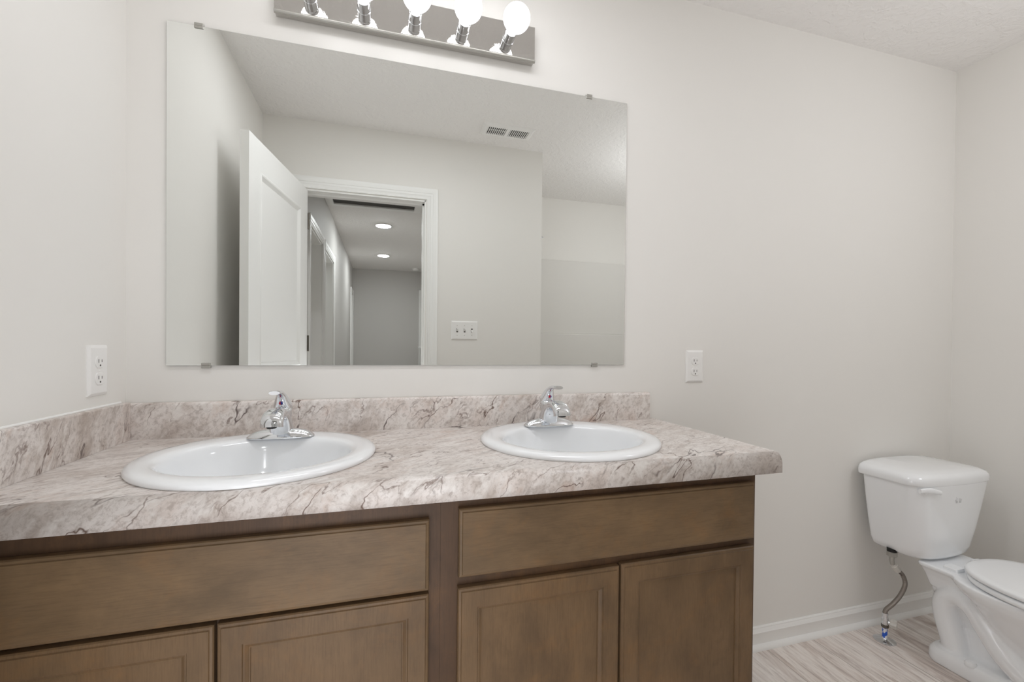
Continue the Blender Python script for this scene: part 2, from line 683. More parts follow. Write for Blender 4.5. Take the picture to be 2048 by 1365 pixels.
# closed doors in the hall's left wall
for k, (a, b) in enumerate(holes):
    w = a-b-0.026
    dd = panel_door('door_%d' % (2+k), w, 1.98, 0.035, (HXL-0.108, a-0.013-w, 0.005), PI/2, [(0.1, w-0.1, 1.05, 1.86), (0.1, w-0.1, 0.2, 0.93)], M_trim)

# ------------------------------------------------------------------ vanity cabinets


def cabinet(label, x0, x1, drawer, doors, gx):
    r = thing('vanity_cabinet', label, 'cabinet', ((x0+x1)/2, -0.25, 0), group=None)
    yb, yfr = -0.003, -0.485
    bm = bmesh.new()
    t = 0.016
    top = 0.868
    bx(bm, x0, x0+t, yfr+0.019, yb, 0.0, top)
    bx(bm, x1-t, x1, yfr+0.019, yb, 0.0, top)
    bx(bm, x0+t, x1-t, yfr+0.019, yb, 0.10, 0.116)
    bx(bm, x0+t, x1-t, yb-0.006, yb, 0.116, top)
    bx(bm, x0+t, x1-t, yfr+0.07, yfr+0.085, 0.0, 0.10)
    obj('carcass', bm, M_woodf, r)
    bm = bmesh.new()
    yy0, yy1 = yfr, yfr+0.019
    bx(bm, x0, x0+0.040, yy0, yy1, 0.10, top)
    bx(bm, x1-0.040, x1, yy0, yy1, 0.10, top)
    bx(bm, x0+0.040, x1-0.040, yy0, yy1, drawer[3]-0.02, top)
    bx(bm, x0+0.040, x1-0.040, yy0, yy1, drawer[2]-0.05, drawer[2]+0.02)
    bx(bm, x0+0.040, x1-0.040, yy0, yy1, 0.10, 0.14)
    xm = (doors[0][1]+doors[1][0])/2
    bx(bm, xm-0.02, xm+0.02, yy0, yy1, 0.14, drawer[2]-0.05)
    obj('face_frame', bm, M_woodf, r)
    bm = bmesh.new()
    frame_rings(bm, *drawer, [(0, 0), (0, 0.013), (0.002, 0.0155), (0.006, 0.0165), (0.0075, 0.019)], y=yfr-0.001)
    obj('drawer_front', bm, M_woodh, r)
    for dr in doors:
        bm = bmesh.new()
        prof = [(0, 0), (0, 0.013), (0.002, 0.0155), (0.006, 0.0165), (0.0075, 0.019), (0.040, 0.019), (0.0415, 0.0165), (0.044, 0.0165), (0.050, 0.0125), (0.052, 0.0125), (0.0525, 0.010)]
        frame_rings(bm, *dr, prof, cap=False, y=yfr-0.001)
        dd = obj('door', bm, M_woodv, r)
        bm = bmesh.new()
        i = 0.0525
        bx(bm, dr[0]+i, dr[1]-i, yfr-0.001-0.0105, yfr-0.004, dr[2]+i, dr[3]-i)
        obj('center_panel', bm, M_woodv, dd)
    return r


cabinet('brown stained wood vanity cabinet under the left sink, against the left wall', 0.003, 0.7629,
        (0.020, 0.739, 0.679, 0.822), [(0.020, 0.3635, 0.125, 0.671), (0.3685, 0.739, 0.125, 0.672)], 0)
cabinet('brown stained wood vanity cabinet under the right sink, nearer the toilet', 0.7632, 1.559,
        (0.799, 1.5425, 0.696, 0.837), [(0.798, 1.166, 0.125, 0.674), (1.1715, 1.5425, 0.125, 0.677)], 0)

# ------------------------------------------------------------------ countertop, splashes
r = thing('countertop', 'beige marble-look laminate countertop with rounded front edge holding both sinks', 'countertop', (0.8, -0.27, 0.869))
SINKS = [(0.392, -0.289), (1.135, -0.278)]
prof = [(-0.003, 0.869), (-0.510, 0.869), (-0.543, 0.869)]
for k in range(0, 9):
    a = PI+k*PI/2/8*1.0
    prof.append((-0.523-0.020*math.cos(a-PI), ZC-0.029+0.029*math.sin(a-PI)))
prof.append((-0.003, ZC))
bm = bmesh.new()
loft(bm, [[(x, py, pz) for py, pz in prof] for x in (0.001, 1.583)])
ct = obj('worktop', bm, M_marble)
for sx, sy in SINKS:
    bm = bmesh.new()
    loft(bm, [circ((sx, sy, z), 0.212, 64) for z in (0.8, 1.0)])
    boolean(ct, obj('cut', bm, M_marble))
ct.data.transform(Matrix.Translation(-r.location))
ct.parent = r
me = ct.data
for p in me.polygons:
    p.use_smooth = abs(p.normal.x) < 0.9 and p.normal.y < -0.02 and p.normal.z > -0.5 and p.center.y < -0.2
bm = bmesh.new()
prof = [(-0.001, ZC-0.001), (-0.020, ZC-0.001), (-0.020, 1.003), (-0.019, 1.0075), (-0.0165, 1.0108), (-0.012, 1.0125), (-0.001, 1.0125)]
loft(bm, [[(x, py, pz) for py, pz in prof] for x in (0.001, 1.5570)])
obj('backsplash', bm, M_marble, r, smooth=True, angle=40)

r = thing('side_splash', 'marble-look laminate splash strip along the left wall under the outlet', 'backsplash', (0.011, -0.27, ZC))
bm = bmesh.new()
prof = [(0.001, ZC+0.0003), (0.0205, ZC+0.0003), (0.0205, 1.0135), (0.019, 1.016), (0.001, 1.016)]
loft(bm, [[(px, y, pz) for px, pz in prof] for y in (-0.520, -0.0205)])
obj('splash_board', bm, M_marble_side, r)
bm = bmesh.new()
tube(bm, [(0.003, -0.520, 1.0165), (0.003, -0.03, 1.0165)], 0.0035, 10)
obj('caulk_line', bm, M_trim, r, smooth=True, label='white caulk bead')

# ------------------------------------------------------------------ sinks


def build_sink():
    r = thing('bathroom_sink', 'white round drop-in sink on the left, nearer the left wall', 'sink', (*SINKS[0], ZC), local=True, group='drop-in sinks')
    P = [(0, .2355, .2355, .0003), (0, .2375, .2375, .0045), (0, .2345, .2345, .0105), (0, .2270, .2270, .0140), (-.003, .214, .2125, .0150), (-.014, .198, .185, .0145), (-.020, .190, .1725, .0130),
         (-.022, .1850, .1660, .0095), (-.022, .1815, .1620, .003), (-.022, .177, .1570, -.015), (-.021, .168, .148, -.055), (-.018, .150, .131, -.095),
         (-.014, .118, .104, -.125), (-.010, .07, .064, -.141), (-.008, .026, .026, -.146),
         (-.008, .022, .022, -.152), (-.008, .022, .022, -.170), (-.010, .078, .072, -.150), (-.018, .157, .138, -.099), (-.021, .175, .155, -.053), (-.021, .185, .165, -.02), (-.008, .203, .198, -.002), (0, .2300, .2300, .0003)]
    bm = bmesh.new()
    rings = [[(1.012*a*math.cos(t), oy+1.012*b*math.sin(t), z) for t in [2*PI*k/96 for k in range(96)]] for oy, a, b, z in P]
    vs = loft(bm, rings, False, False)
    for i in range(96):
        j = (i+1) % 96
        bm.faces.new((vs[-1][i], vs[-1][j], vs[0][j], vs[0][i]))
    obj('basin', bm, M_porc, r, smooth=True, angle=60)
    bm = bmesh.new()
    lathe(bm, (0, -.008, -.1455), [(0.0245, 0), (0.0245, .002), (0.020, .0035), (0.017, .002), (0.016, .004), (0.0, .006)], 32)
    obj('drain', bm, M_chrome, r, smooth=True, label='chrome drain')
    return r


s0 = build_sink()
dup(s0, (*SINKS[1], ZC), 0, 'white round drop-in sink on the right, nearer the toilet')


# ------------------------------------------------------------------ faucets
def sq_ring(c, w, h, tang, e=2.6, n=28):
    """super-elliptic ring across a path in the local YZ plane; w along x, h along the normal"""
    ty, tz = tang
    nv = Vector((0, -tz, ty))
    out = []
    for k in range(n):
        a = 2*PI*k/n
        ca, sa = math.cos(a), math.sin(a)
        x = math.copysign(abs(ca)**(2/e), ca)*w
        q = math.copysign(abs(sa)**(2/e), sa)*h
        out.append(tuple(Vector((x, c[0], c[1]))+nv*q))
    return out


def path_loft(bm, P, e=2.6):
    """P = [(y, z, half width, half thickness)]"""
    sp = spline([(p[0], p[1], 0) for p in P], 5)
    ws = spline([(p[2], p[3], 0) for p in P], 5)
    rings = []
    for i, p in enumerate(sp):
        t = (sp[min(i+1, len(sp)-1)]-sp[max(0, i-1)])
        t = Vector((t.x, t.y)).normalized()
        rings.append(sq_ring((p.x, p.y), max(ws[i].x, 0.001), max(ws[i].y, 0.001), (t.x, t.y), e))
    loft(bm, rings)


def build_faucet():
    r = thing('faucet', 'chrome single-lever faucet on the back rim of the left sink', 'faucet', (0.398, -0.140, ZC+0.0148), local=True, group='chrome faucets')
    # base: low plate with two domed wings
    bm = bmesh.new()
    rings = []
    for k, (s, z) in enumerate([(1.0, 0), (1.0, .003), (.97, .005), (.90, .0085), (.78, .0135), (.6, .0180), (.36, .021), (.12, .022)]):
        rings.append([])
        for i in range(56):
            a = 2*PI*i/56
            ca, sa = math.cos(a), math.sin(a)
            rings[-1].append((0.0785*(s if k < 3 else 1-(1-s)*0.8)*math.copysign(abs(ca)**0.82, ca), 0.0275*s*math.copysign(abs(sa)**0.82, sa), z))
    loft(bm, rings)
    obj('base_plate', bm, M_chrome, r, smooth=True, angle=50)
    # body rising into a hooded spout
    bm = bmesh.new()
    path_loft(bm, [(0.004, 0.004, .0300, .028), (0.000, .026, .0270, .026), (-.012, .048, .0240, .0210), (-.034, .0640, .0205, .0150), (-.062, .0690, .0215, .0135), (-.086, .0650, .0235, .0140), (-.1000, .0550, .0242, .0145), (-.1030, .0430, .0245, .0145)], 2.6)
    obj('spout', bm, M_chrome, r, smooth=True, angle=50)
    bm = bmesh.new()
    lathe(bm, (0, -0.1030, 0.0405), [(0.0095, 0), (0.0110, .001), (0.0110, .007), (0.009, .009)], 24)
    obj('aerator', bm, M_black, r, smooth=True, label='dark aerator ring under the spout')
    # collar under the lever
    bm = bmesh.new()
    lathe(bm, (0, 0.010, 0.044), [(0.020, 0), (0.0225, .008), (0.0225, .022), (0.021, .028), (0.015, .032)], 32)
    obj('collar', bm, M_chrome, r, smooth=True, angle=50)
    # lever handle: dome, neck curving up and forward, flat paddle
    bm = bmesh.new()
    path_loft(bm, [(0.020, .070, .0225, .016), (0.013, .083, .021, .0180), (0.003, .098, .0155, .0140), (-.010, .110, .0105, .0080), (-.030, .1175, .0095, .0060), (-.052, .1195, .0115, .0055), (-.072, .1205, .0130, .0055), (-.080, .1205, .0120, .0045)], 2.2)
    h = obj('lever_handle', bm, M_chrome, r, smooth=True, angle=50)
    # red/blue temperature button on the front of the lever
    for sgn, m, nm in ((-1, M_red, 'hot_mark'), (1, M_blue, 'cold_mark')):
        bm = bmesh.new()
        nv, tv = Vector((0, -.76, -.65)), Vector((0, -.65, .76))
        c0 = Vector((0, -.0062, .0885))
        pts = [Vector((1, 0, 0))*(sgn*.0046*math.sin(k*PI/12)) + tv*(.0046*math.cos(k*PI/12)) for k in range(13)]
        loft(bm, [[tuple(c0+p) for p in pts], [tuple(c0+nv*.0032+p) for p in pts], [tuple(c0+nv*.0042+p*.7) for p in pts]])
        obj(nm, bm, m, h, label='small %s half of the temperature button' % ('red' if sgn < 0 else 'blue'))
    return r


f0 = build_faucet()
dup(f0, (1.1325, -0.132, ZC+0.0148), 0, 'chrome single-lever faucet on the back rim of the right sink')

# ------------------------------------------------------------------ mirror
MX0, MX1, MZ0, MZ1 = 0.0928, 1.4598, 1.1107, 2.0233
r = thing('wall_mirror', 'large frameless rectangular mirror above the countertop, held by four small clips', 'mirror', ((MX0+MX1)/2, 0, MZ0))
obj('mirror_glass', box(MX0, MX1, -0.0060, -0.0012, MZ0, MZ1), M_glassedge, r).data.materials.append(M_glass)
mg = [o for o in r.children][0]
for p in mg.data.polygons:
    if p.normal.y < -0.9:
        p.material_index = 1
for x, z, s in ((0.166, MZ1, 1), (1.315, MZ1, 1), (0.185, MZ0, -1), (1.346, MZ0, -1)):
    bm = bmesh.new()
    bx(bm, x-0.011, x+0.011, -0.0078, 0, min(z, z+s*0.008), max(z, z+s*0.008))
    bx(bm, x-0.011, x+0.011, -0.0085, -0.0062, z-s*0.007 if s > 0 else z, z if s > 0 else z+0.007)
    obj('mirror_clip', bm, M_nickel, r, bevel=0.0012, label='small grey mirror clip')

# ------------------------------------------------------------------ vanity light
LX0, LX1, LZ0, LZ1 = 0.352, 1.110, 2.087, 2.199
r = thing('vanity_light', 'mirrored chrome strip light with five round globe bulbs above the mirror', 'light', ((LX0+LX1)/2, 0, LZ0))
bm = bmesh.new()
bx(bm, LX0, LX1, -0.030, -0.0005, LZ0+0.004, LZ1)
obj('back_plate', bm, M_plate, r, bevel=0.0015)
bm = bmesh.new()
loft(bm, [[(x, -0.028+0.006*math.cos(a), LZ0+0.003+0.0055*math.sin(a)) for a in [2*PI*k/16 for k in range(16)]] for x in (LX0, LX1)])
obj('bottom_rail', bm, M_nickel, r, smooth=True, label='rounded satin metal rail along the lower edge')
for k in range(5):
    x = 0.7315+(k-2)*0.1445
    z = 2.1430
    bm = bmesh.new()
    lathe(bm, (x, -0.030, z), [(0.0195, 0.0), (0.0195, -0.002), (0.0180, -0.003), (0.0180, -0.032), (0.0190, -0.033), (0.0190, -0.041), (0.0165, -0.042), (0.0165, -0.036)], 40, 'y')
    so = obj('socket', bm, M_chrome, r, smooth=True, angle=40)
    bm = bmesh.new()
    lathe(bm, (x, -0.030, z), [(0.0125, -0.040), (0.0135, -0.050), (0.0160, -0.058)], 32, 'y')
    obj('bulb_neck', bm, M_neck, so, smooth=True, label='clear-white neck of the globe bulb')
    bm = bmesh.new()
    R = 0.0400
    cy = -0.030-0.0945
    lathe(bm, (x, cy, z), [(R*math.sin(a), R*math.cos(a)) for a in [0.40+(PI-0.40)*i/20 for i in range(21)]], 40, 'y')
    obj('globe_bulb', bm, M_bulb, so, smooth=True, angle=80, label='glowing white globe bulb')

# ------------------------------------------------------------------ outlets and switch


def slot_ring(w, h, n=24):
    """receptacle face: circle flattened at top and bottom"""
    return [(w*math.cos(2*PI*k/n), max(-h, min(h, w*math.sin(2*PI*k/n)))) for k in range(n)]


def build_outlet(loc, label):
    r = thing('wall_outlet', label, 'outlet', loc, local=True, group='duplex outlets')
    bm = bmesh.new()
    frame_rings(bm, -0.0375, 0.0375, -0.0595, 0.0595, [(0, 0), (0.0005, 0.0025), (0.006, 0.0062), (0.008, 0.0066)])
    obj('cover_plate', bm, M_plastic, r)
    for s in (1, -1):
        zc = 0.0195*s
        bm = bmesh.new()
        q = slot_ring(0.0170, 0.0140)
        loft(bm, [[(x, -y, z+zc) for x, z in q] for y in (0.0055, 0.0080)]+[[(x*.95, -0.0086, z*.95+zc) for x, z in q]])
        rc = obj('receptacle', bm, M_plastic, r)
        bm = bmesh.new()
        bx(bm, -0.0072, -0.0052, -0.0089, -0.0080, zc-0.0015, zc+0.0070)
        bx(bm, 0.0052, 0.0070, -0.0089, -0.0080, zc-0.0008, zc+0.0060)
        lathe(bm, (0, -0.0080, zc-0.0078), [(0.0024, 0), (0.0024, -0.0009)], 14, 'y')
        obj('prong_slots', bm, M_slot, rc, label='dark prong slots')
    bm = bmesh.new()
    lathe(bm, (0, -0.0062, 0), [(0.0030, 0), (0.0030, -0.0012), (0.0015, -0.0018)], 16, 'y')
    obj('screw', bm, M_plastic, r, smooth=True)
    return r


o0 = build_outlet((1.755, 0, 1.1035), 'white duplex outlet on the back wall, right of the mirror')
dup(o0, (0, -0.1235, 1.1045), PI/2, 'white duplex outlet on the left wall above the splash strip')

r = thing('light_switch', 'white triple toggle switch plate beside the doorway, seen in the mirror', 'light switch', (1.131, YF, 1.268), PI, local=True)
bm = bmesh.new()
frame_rings(bm, -0.083, 0.083, -0.0585, 0.0585, [(0, 0), (0.0005, 0.0025), (0.006, 0.0062), (0.008, 0.0066)])
obj('cover_plate', bm, M_plastic, r)
for k, x in enumerate((-0.046, 0, 0.046)):
    for z in (-0.030, 0.030):
        bm = bmesh.new()
        lathe(bm, (x, -0.0062, z), [(0.0030, 0), (0.0030, -0.0012), (0.0015, -0.0018)], 14, 'y')
        obj('screw', bm, M_pvc, r, smooth=True)
    bm = bmesh.new()
    bx(bm, x-0.0052, x+0.0052, -0.0072, -0.005, -0.0125, 0.0125)
    obj('toggle_slot', bm, M_slot, r, label='dark slot around the toggle')
    bm = bmesh.new()
    s = -1 if k == 0 else 1
    loft(bm, [[(x-0.004, -0.0070, s*zz-0.005), (x+0.004, -0.0070, s*zz-0.005), (x+0.004, -0.0070, s*zz+0.005), (x-0.004, -0.0070, s*zz+0.005)] for zz in (0.0,)] +
         [[(x-0.0035, -0.018, s*0.010-0.0035), (x+0.0035, -0.018, s*0.010-0.0035), (x+0.0035, -0.018, s*0.010+0.0035), (x-0.0035, -0.018, s*0.010+0.0035)]])
    obj('toggle', bm, M_plastic, r)

# ------------------------------------------------------------------ ceiling register
VX0, VX1, VY0, VY1 = 1.186, 1.494, -1.227, -1.083
r = thing('ceiling_vent', 'white two-bank air register on the ceiling, seen in the mirror', 'vent', ((VX0+VX1)/2, (VY0+VY1)/2, HC))
bm = bmesh.new()
# sloped rim around the opening
rings = []
for dd, z in [(0, HC), (0.002, HC-0.003), (0.012, HC-0.009), (0.030, HC-0.010), (0.030, HC-0.0005)]:
    rings.append([(VX0+dd, VY0+dd, z), (VX1-dd, VY0+dd, z), (VX1-dd, VY1-dd, z), (VX0+dd, VY1-dd, z)])
loft(bm, rings, False, False)
xm = (VX0+VX1)/2
bx(bm, xm-0.010, xm+0.010, VY0+0.029, VY1-0.029, HC-0.010, HC-0.001)
obj('frame', bm, M_plastic, r)
obj('duct_opening', box(VX0+0.029, VX1-0.029, VY0+0.029, VY1-0.029, HC-0.0015, HC-0.0003), M_dark, r, label='dark duct behind the louvers')
for b0, b1, sl in ((VX0+0.030, xm-0.010, 1), (xm+0.010, VX1-0.030, -1)):
    for k in range(10):
        x = b0+(k+0.5)*(b1-b0)/10
        bm = bmesh.new()
        dx = 0.0030*sl
        v = [(x-dx-0.0022, HC-0.010), (x-dx+0.0022, HC-0.010), (x+dx+0.0015, HC-0.003), (x+dx-0.0015, HC-0.003)]
        if sl < 0:
            v = [(x-0.0032, HC-0.010), (x+0.0020, HC-0.010), (x+0.0032, HC-0.003), (x+0.0000, HC-0.003)]
        loft(bm, [[(a, yy, c) for a, c in v] for yy in (VY0+0.029, VY1-0.029)])
        obj('louver', bm, M_plastic, r)
bm = bmesh.new()
ym = (VY0+VY1)/2
bx(bm, VX0+0.030, xm-0.010, ym-0.0035, ym+0.0035, HC-0.0035, HC-0.0018)
obj('damper_bar', bm, M_plastic, r)

# ------------------------------------------------------------------ tub and surround in the alcove
r = thing('tub_surround', 'white one-piece bathtub and shower surround in the alcove, seen in the mirror', 'bathtub', (2.4, -1.8, 0))
bm = bmesh.new()
zt, zl = 1.915, 1.285
bx(bm, XO+0.002, XR-0.002, YT+0.002, YT+0.018, zl, zt)
bx(bm, XO+0.002, XR-0.002, YT+0.002, YT+0.060, 0.42, zl)
obj('back_panel', bm, M_tub, r, bevel=0.006)
for nm, x0, x1 in (('end_panel', XO+0.002, XO+0.014), ('end_panel', XR-0.014, XR-0.002)):
    obj(nm, box(x0, x1, YT+0.06, -1.42, 0.42, zt), M_tub, r, bevel=0.004)
bm = bmesh.new()
bx(bm, XO+0.002, XR-0.002, YT+0.002, -1.42, 0.0, 0.42)
tb = obj('tub', bm, M_tub)
bm = bmesh.new()
loft(bm, [[(2.39+sx*a, -1.79+sy*b, z) for sx, sy in ((-1, -1), (1, -1), (1, 1), (-1, 1))] for a, b, z in ((0.60, 0.24, 0.08), (0.66, 0.29, 0.6))])
boolean(tb, obj('cut', bm, M_tub))
tb.data.transform(Matrix.Translation(-r.location))
tb.parent = r

r = thing('shower_arm', 'small chrome shower arm and head high on the tub alcove end wall', 'shower head', (XO+0.002, -1.79, 2.05))
bm = bmesh.new()
lathe(bm, (XO+0.001, -1.79, 2.055), [(0.030, 0), (0.030, 0.004), (0.016, 0.010)], 24, 'x')
obj('escutcheon', bm, M_chrome, r, smooth=True)
bm = bmesh.new()
tube(bm, spline([(XO, -1.79, 2.055), (XO+0.045, -1.79, 2.062), (XO+0.095, -1.79, 2.050), (XO+0.120, -1.79, 2.025)], 6), 0.0085, 14)
obj('arm', bm, M_chrome, r, smooth=True)
bm = bmesh.new()
tube(bm, [(XO+0.115, -1.79, 2.032), (XO+0.128, -1.79, 2.012), (XO+0.134, -1.79, 2.000), (XO+0.142, -1.79, 1.985), (XO+0.145, -1.79, 1.981)], [0.012, 0.013, 0.022, 0.028, 0.026], 20)
obj('shower_head', bm, M_chrome, r, smooth=True)

# ------------------------------------------------------------------ toilet
TX = 2.759


def rrect(cx, hw, yb, yf, z, rb, rf, bow=0.0, n=10):
    """rounded-rectangle ring: back edge yb, front edge yf (more negative), front bowed forward"""
    pts = []
    for (sx, sy, r0) in ((1, 1, rb), (-1, 1, rb), (-1, -1, rf), (1, -1, rf)):
        yc = (yb-r0) if sy > 0 else (yf+r0)
        xc = cx+sx*(hw-r0)
        a0 = {(1, 1): 0, (-1, 1): PI/2, (-1, -1): PI, (1, -1): 3*PI/2}[(sx, sy)]
        for k in range(n+1):
            a = a0+PI/2*k/n
            pts.append([xc+r0*math.cos(a), yc+r0*math.sin(a), z])
        if sx == -1 and sy == -1:
            for k in range(1, 12):
                u = -1+2*k/12
                pts.append([cx+u*(hw-r0), yf, z])
    for p in pts:
        t = max(0.0, (yb-p[1])/(yb-yf))
        u = (p[0]-cx)/hw
        p[1] -= bow*t*t*(1-u*u)
    return [tuple(p) for p in pts]


r = thing('toilet', 'white two-piece toilet with closed lid in the right corner of the room', 'toilet', (TX, -0.40, 0))
ZT = 0.359
bm = bmesh.new()
T = [(0.0, .120, .075, .030), (.006, .138, .062, .040), (.020, .158, .050, .046), (.045, .1675, .044, .048), (.12, .1820, .038, .046), (.22, .1980, .032, .040), (.302, .2085, .028, .036), (.305, .2085, .028, .036)]
rings = []
for h, hw, ins, rf in T:
    rings.append(rrect(TX, hw, -0.028-ins*0.25, -0.214-0.026*(h/0.30)+max(0, ins-.04)*0.9, ZT+h, 0.02, rf+0.02, 0.022))
loft(bm, rings)
obj('tank', bm, M_porc, r, smooth=True, angle=60)
bm = bmesh.new()
zl = ZT+0.302
rings = [rrect(TX, hw, -0.020, -0.236-0.7*(hw-.212), zl+h, 0.022, min(0.055, hw*.5), 0.022) for hw, h in ((.2110, 0), (.2170, .0015), (.2190, .006), (.2190, .020), (.2170, .029), (.2090, .0380), (.192, .0445), (.15, .0500), (.08, .0530))]
loft(bm, rings)
obj('tank_lid', bm, M_porc, r, smooth=True, angle=60)
# flush lever on the front left of the tank
bm = bmesh.new()
yl = -0.262
lathe(bm, (TX-0.172, yl+0.040, zl-0.014), [(0.013, 0), (0.013, -0.018), (0.011, -0.022)], 20, 'y')
path = spline([(TX-0.192, yl+0.026, zl-0.014), (TX-0.162, yl+0.010, zl-0.010), (TX-0.126, yl+0.000, zl-0.017)], 6)
rg = []
for i, p in enumerate(path):
    h = 0.0105-0.004*abs(i/len(path)-0.45)
    rg.append([(p.x, p.y+0.0055*math.cos(a), p.z+h*math.sin(a)) for a in [2*PI*k/14 for k in range(14)]])
loft(bm, rg)
obj('flush_lever', bm, M_seat, r, smooth=True, angle=50)
# small printed grey mark on the right of the tank front: a stack of short wavy strokes beside a striped oval
bm = bmesh.new()
mx, mz, my = TX-0.020, zl-0.056, -0.2578
for k in range(5):
    z = mz+0.011-k*0.0050
    ox = 0.0025*math.sin(k*2.1)
    bx(bm, mx-0.014+ox, mx-0.004+ox, my, my+0.016, z, z+0.0012)
    w = 0.0075*math.sqrt(max(0.1, 1-((k-2)/2.6)**2))
    bx(bm, mx+0.010-w, mx+0.010+w, my, my+0.016, z, z+0.0018)
obj('printed_mark', bm, M_print, r, label='small grey printed emblem')

# bowl, pedestal and trapway fused into one body
bm = bmesh.new()


def egg(hw, yb, yf, z, n=48, p=2.2):
    yc = yb-(hw*0.98)
    out = []
    for k in range(n):
        a = 2*PI*k/n
        ca, sa = math.cos(a), math.sin(a)
        if sa >= 0:
            out.append((TX+hw*math.copysign(abs(ca)**(2/2.6), ca), yc+(yb-yc)*abs(sa)**(2/2.6), z))
        else:
            out.append((TX+hw*ca, yc+(yc-yf)*sa, z))
    return out


# rim and upper bowl
loft(bm, [egg(.050, -.40, -.53, .10), egg(.080, -.385, -.57, .16), egg(.116, -.355, -.63, .225), egg(.148, -.325, -.675, .285), egg(.170, -.285, -.70, .320), egg(.178, -.27, -.708, .340), egg(.178, -.27, -.708, .357)])
# deck under the tank
loft(bm, [rrect(TX, hw, yb, yf, z, .016, .03) for hw, yb, yf, z in ((.082, -.200, -.36, .270), (.096, -.192, -.37, .312), (.110, -.186, -.40, .338), (.119, -.182, -.42, .347), (.119, -.182, -.42, .358))])
# pedestal core
loft(bm, [rrect(TX, hw, yb, yf, z, .02, .04, .02) for hw, yb, yf, z in ((.090, -.22, -.62, .0), (.088, -.22, -.615, .03), (.050, -.225, -.585, .075), (.040, -.225, -.54, .15), (.066, -.205, -.44, .23), (.086, -.195, -.42, .30))])
# foot
loft(bm, [rrect(TX, hw, yb, yf, z, .050, .075, .02) for hw, yb, yf, z in ((.116, -.208, -.650, 0), (.118, -.206, -.652, .014), (.116, -.208, -.650, .040), (.108, -.218, -.640, .056), (.090, -.24, -.61, .064))])
# trapway relief on both sides
for s in (-1, 1):
    pth = spline([(TX+s*.058, -.285, .03), (TX+s*.058, -.268, .10), (TX+s*.060, -.248, .18), (TX+s*.064, -.254, .236), (TX+s*.068, -.292, .268), (TX+s*.072, -.340, .250), (TX+s*.074, -.380, .195), (TX+s*.075, -.425, .135), (TX+s*.073, -.490, .085), (TX+s*.066, -.55, .05)], 6)
    tube(bm, pth, 0.0385, 20)
bo = obj('bowl', bm, M_porc, r)
rm = bo.modifiers.new('r', 'REMESH')
rm.mode = 'VOXEL'
rm.voxel_size = 0.0045
sm = bo.modifiers.new('s', 'SMOOTH')
sm.iterations = 5
sm.factor = 0.5
evaluated(bo)
for p in bo.data.polygons:
    p.use_smooth = True
if not bo.data.materials:
    bo.data.materials.append(M_porc)
bm = bmesh.new()
lathe(bm, (TX-0.100, -0.345, 0.052), [(0.017, 0), (0.017, .008), (0.013, .015), (0.004, .018)], 20)
obj('bolt_cap', bm, M_seat, r, smooth=True)
# seat ring and lid


def oval(hw, yb, yf, z, n=64):
    yc = (yb*0.42+yf*0.58)
    out = []
    for k in range(n):
        a = 2*PI*k/n
        ca, sa = math.cos(a), math.sin(a)
        e = 2/2.5 if sa > 0 else 1.0
        x = hw*math.copysign(abs(ca)**e, ca)
        y = yc+((yb-yc) if sa > 0 else (yc-yf))*math.copysign(abs(sa)**e, sa)
        out.append((TX+x, y, z))
    return out


def flat_oval(name, hw, yb, yf, z0, z1, rr, m):
    bm = bmesh.new()
    loft(bm, [oval(hw-rr, yb-rr, yf+rr, z0), oval(hw-rr*.3, yb-rr*.3, yf+rr*.3, z0+rr*.4), oval(hw, yb, yf, z0+(z1-z0)*.45), oval(hw-rr*.25, yb-rr*.25, yf+rr*.25, z1-rr*.45), oval(hw-rr, yb-rr, yf+rr, z1-.0012), oval(hw-rr-.02, yb-rr-.02, yf+rr+.02, z1), oval(hw-.1, yb-.1, yf+.1, z1+.002)])
    return obj(name, bm, m, r, smooth=True, angle=70)


flat_oval('seat', .184, -.305, -.722, .3595, .378, .007, M_seat)
flat_oval('seat_lid', .182, -.298, -.720, .381, .400, .008, M_seat)
for s in (-1, 1):
    bm = bmesh.new()
    loft(bm, [rrect(TX+s*.075, .022, -.255, -.300, z, .006, .006) for z in (.357, .367)]+[rrect(TX+s*.075, .019, -.258, -.300, .371, .006, .006)])
    obj('seat_hinge', bm, M_seat, r, smooth=True)

# ------------------------------------------------------------------ water supply
HX, HY = 2.597, -0.105
r = thing('supply_line', 'braided steel water supply hose with stop valve rising from the floor to the toilet tank', 'water supply', (HX, HY, 0))
bm = bmesh.new()
lathe(bm, (HX, HY, 0.0005), [(0.037, 0), (0.037, .002), (0.030, .006), (0.012, .009), (0.010, .012)], 36)
obj('escutcheon', bm, M_chrome, r, smooth=True, angle=50)
bm = bmesh.new()
tube(bm, [(HX, HY, 0.001), (HX, HY, 0.056)], 0.0085, 20)
obj('stub_pipe', bm, M_tag, r, smooth=True, label='pipe stub with blue and white marking')
bm = bmesh.new()
lathe(bm, (HX, HY, 0.054), [(0.0125, 0), (0.0125, .012), (0.0105, .013)], 6)
obj('compression_nut', bm, M_brass, r, label='dark compression nut')
bm = bmesh.new()
lathe(bm, (HX, HY, 0.065), [(0.0105, 0), (0.0115, .006), (0.0115, .026), (0.0095, .032), (0.0095, .040)], 24)
tube(bm, [(HX, HY, .078), (HX+.010, HY-.018, .078)], 0.007, 14)
obj('stop_valve', bm, M_chrome, r, smooth=True, angle=50)
bm = bmesh.new()
ax = Vector((.45, -.85, 0)).normalized()
sd = Vector((-ax.y, ax.x, 0))
c0 = Vector((HX, HY, .078))+ax*.016
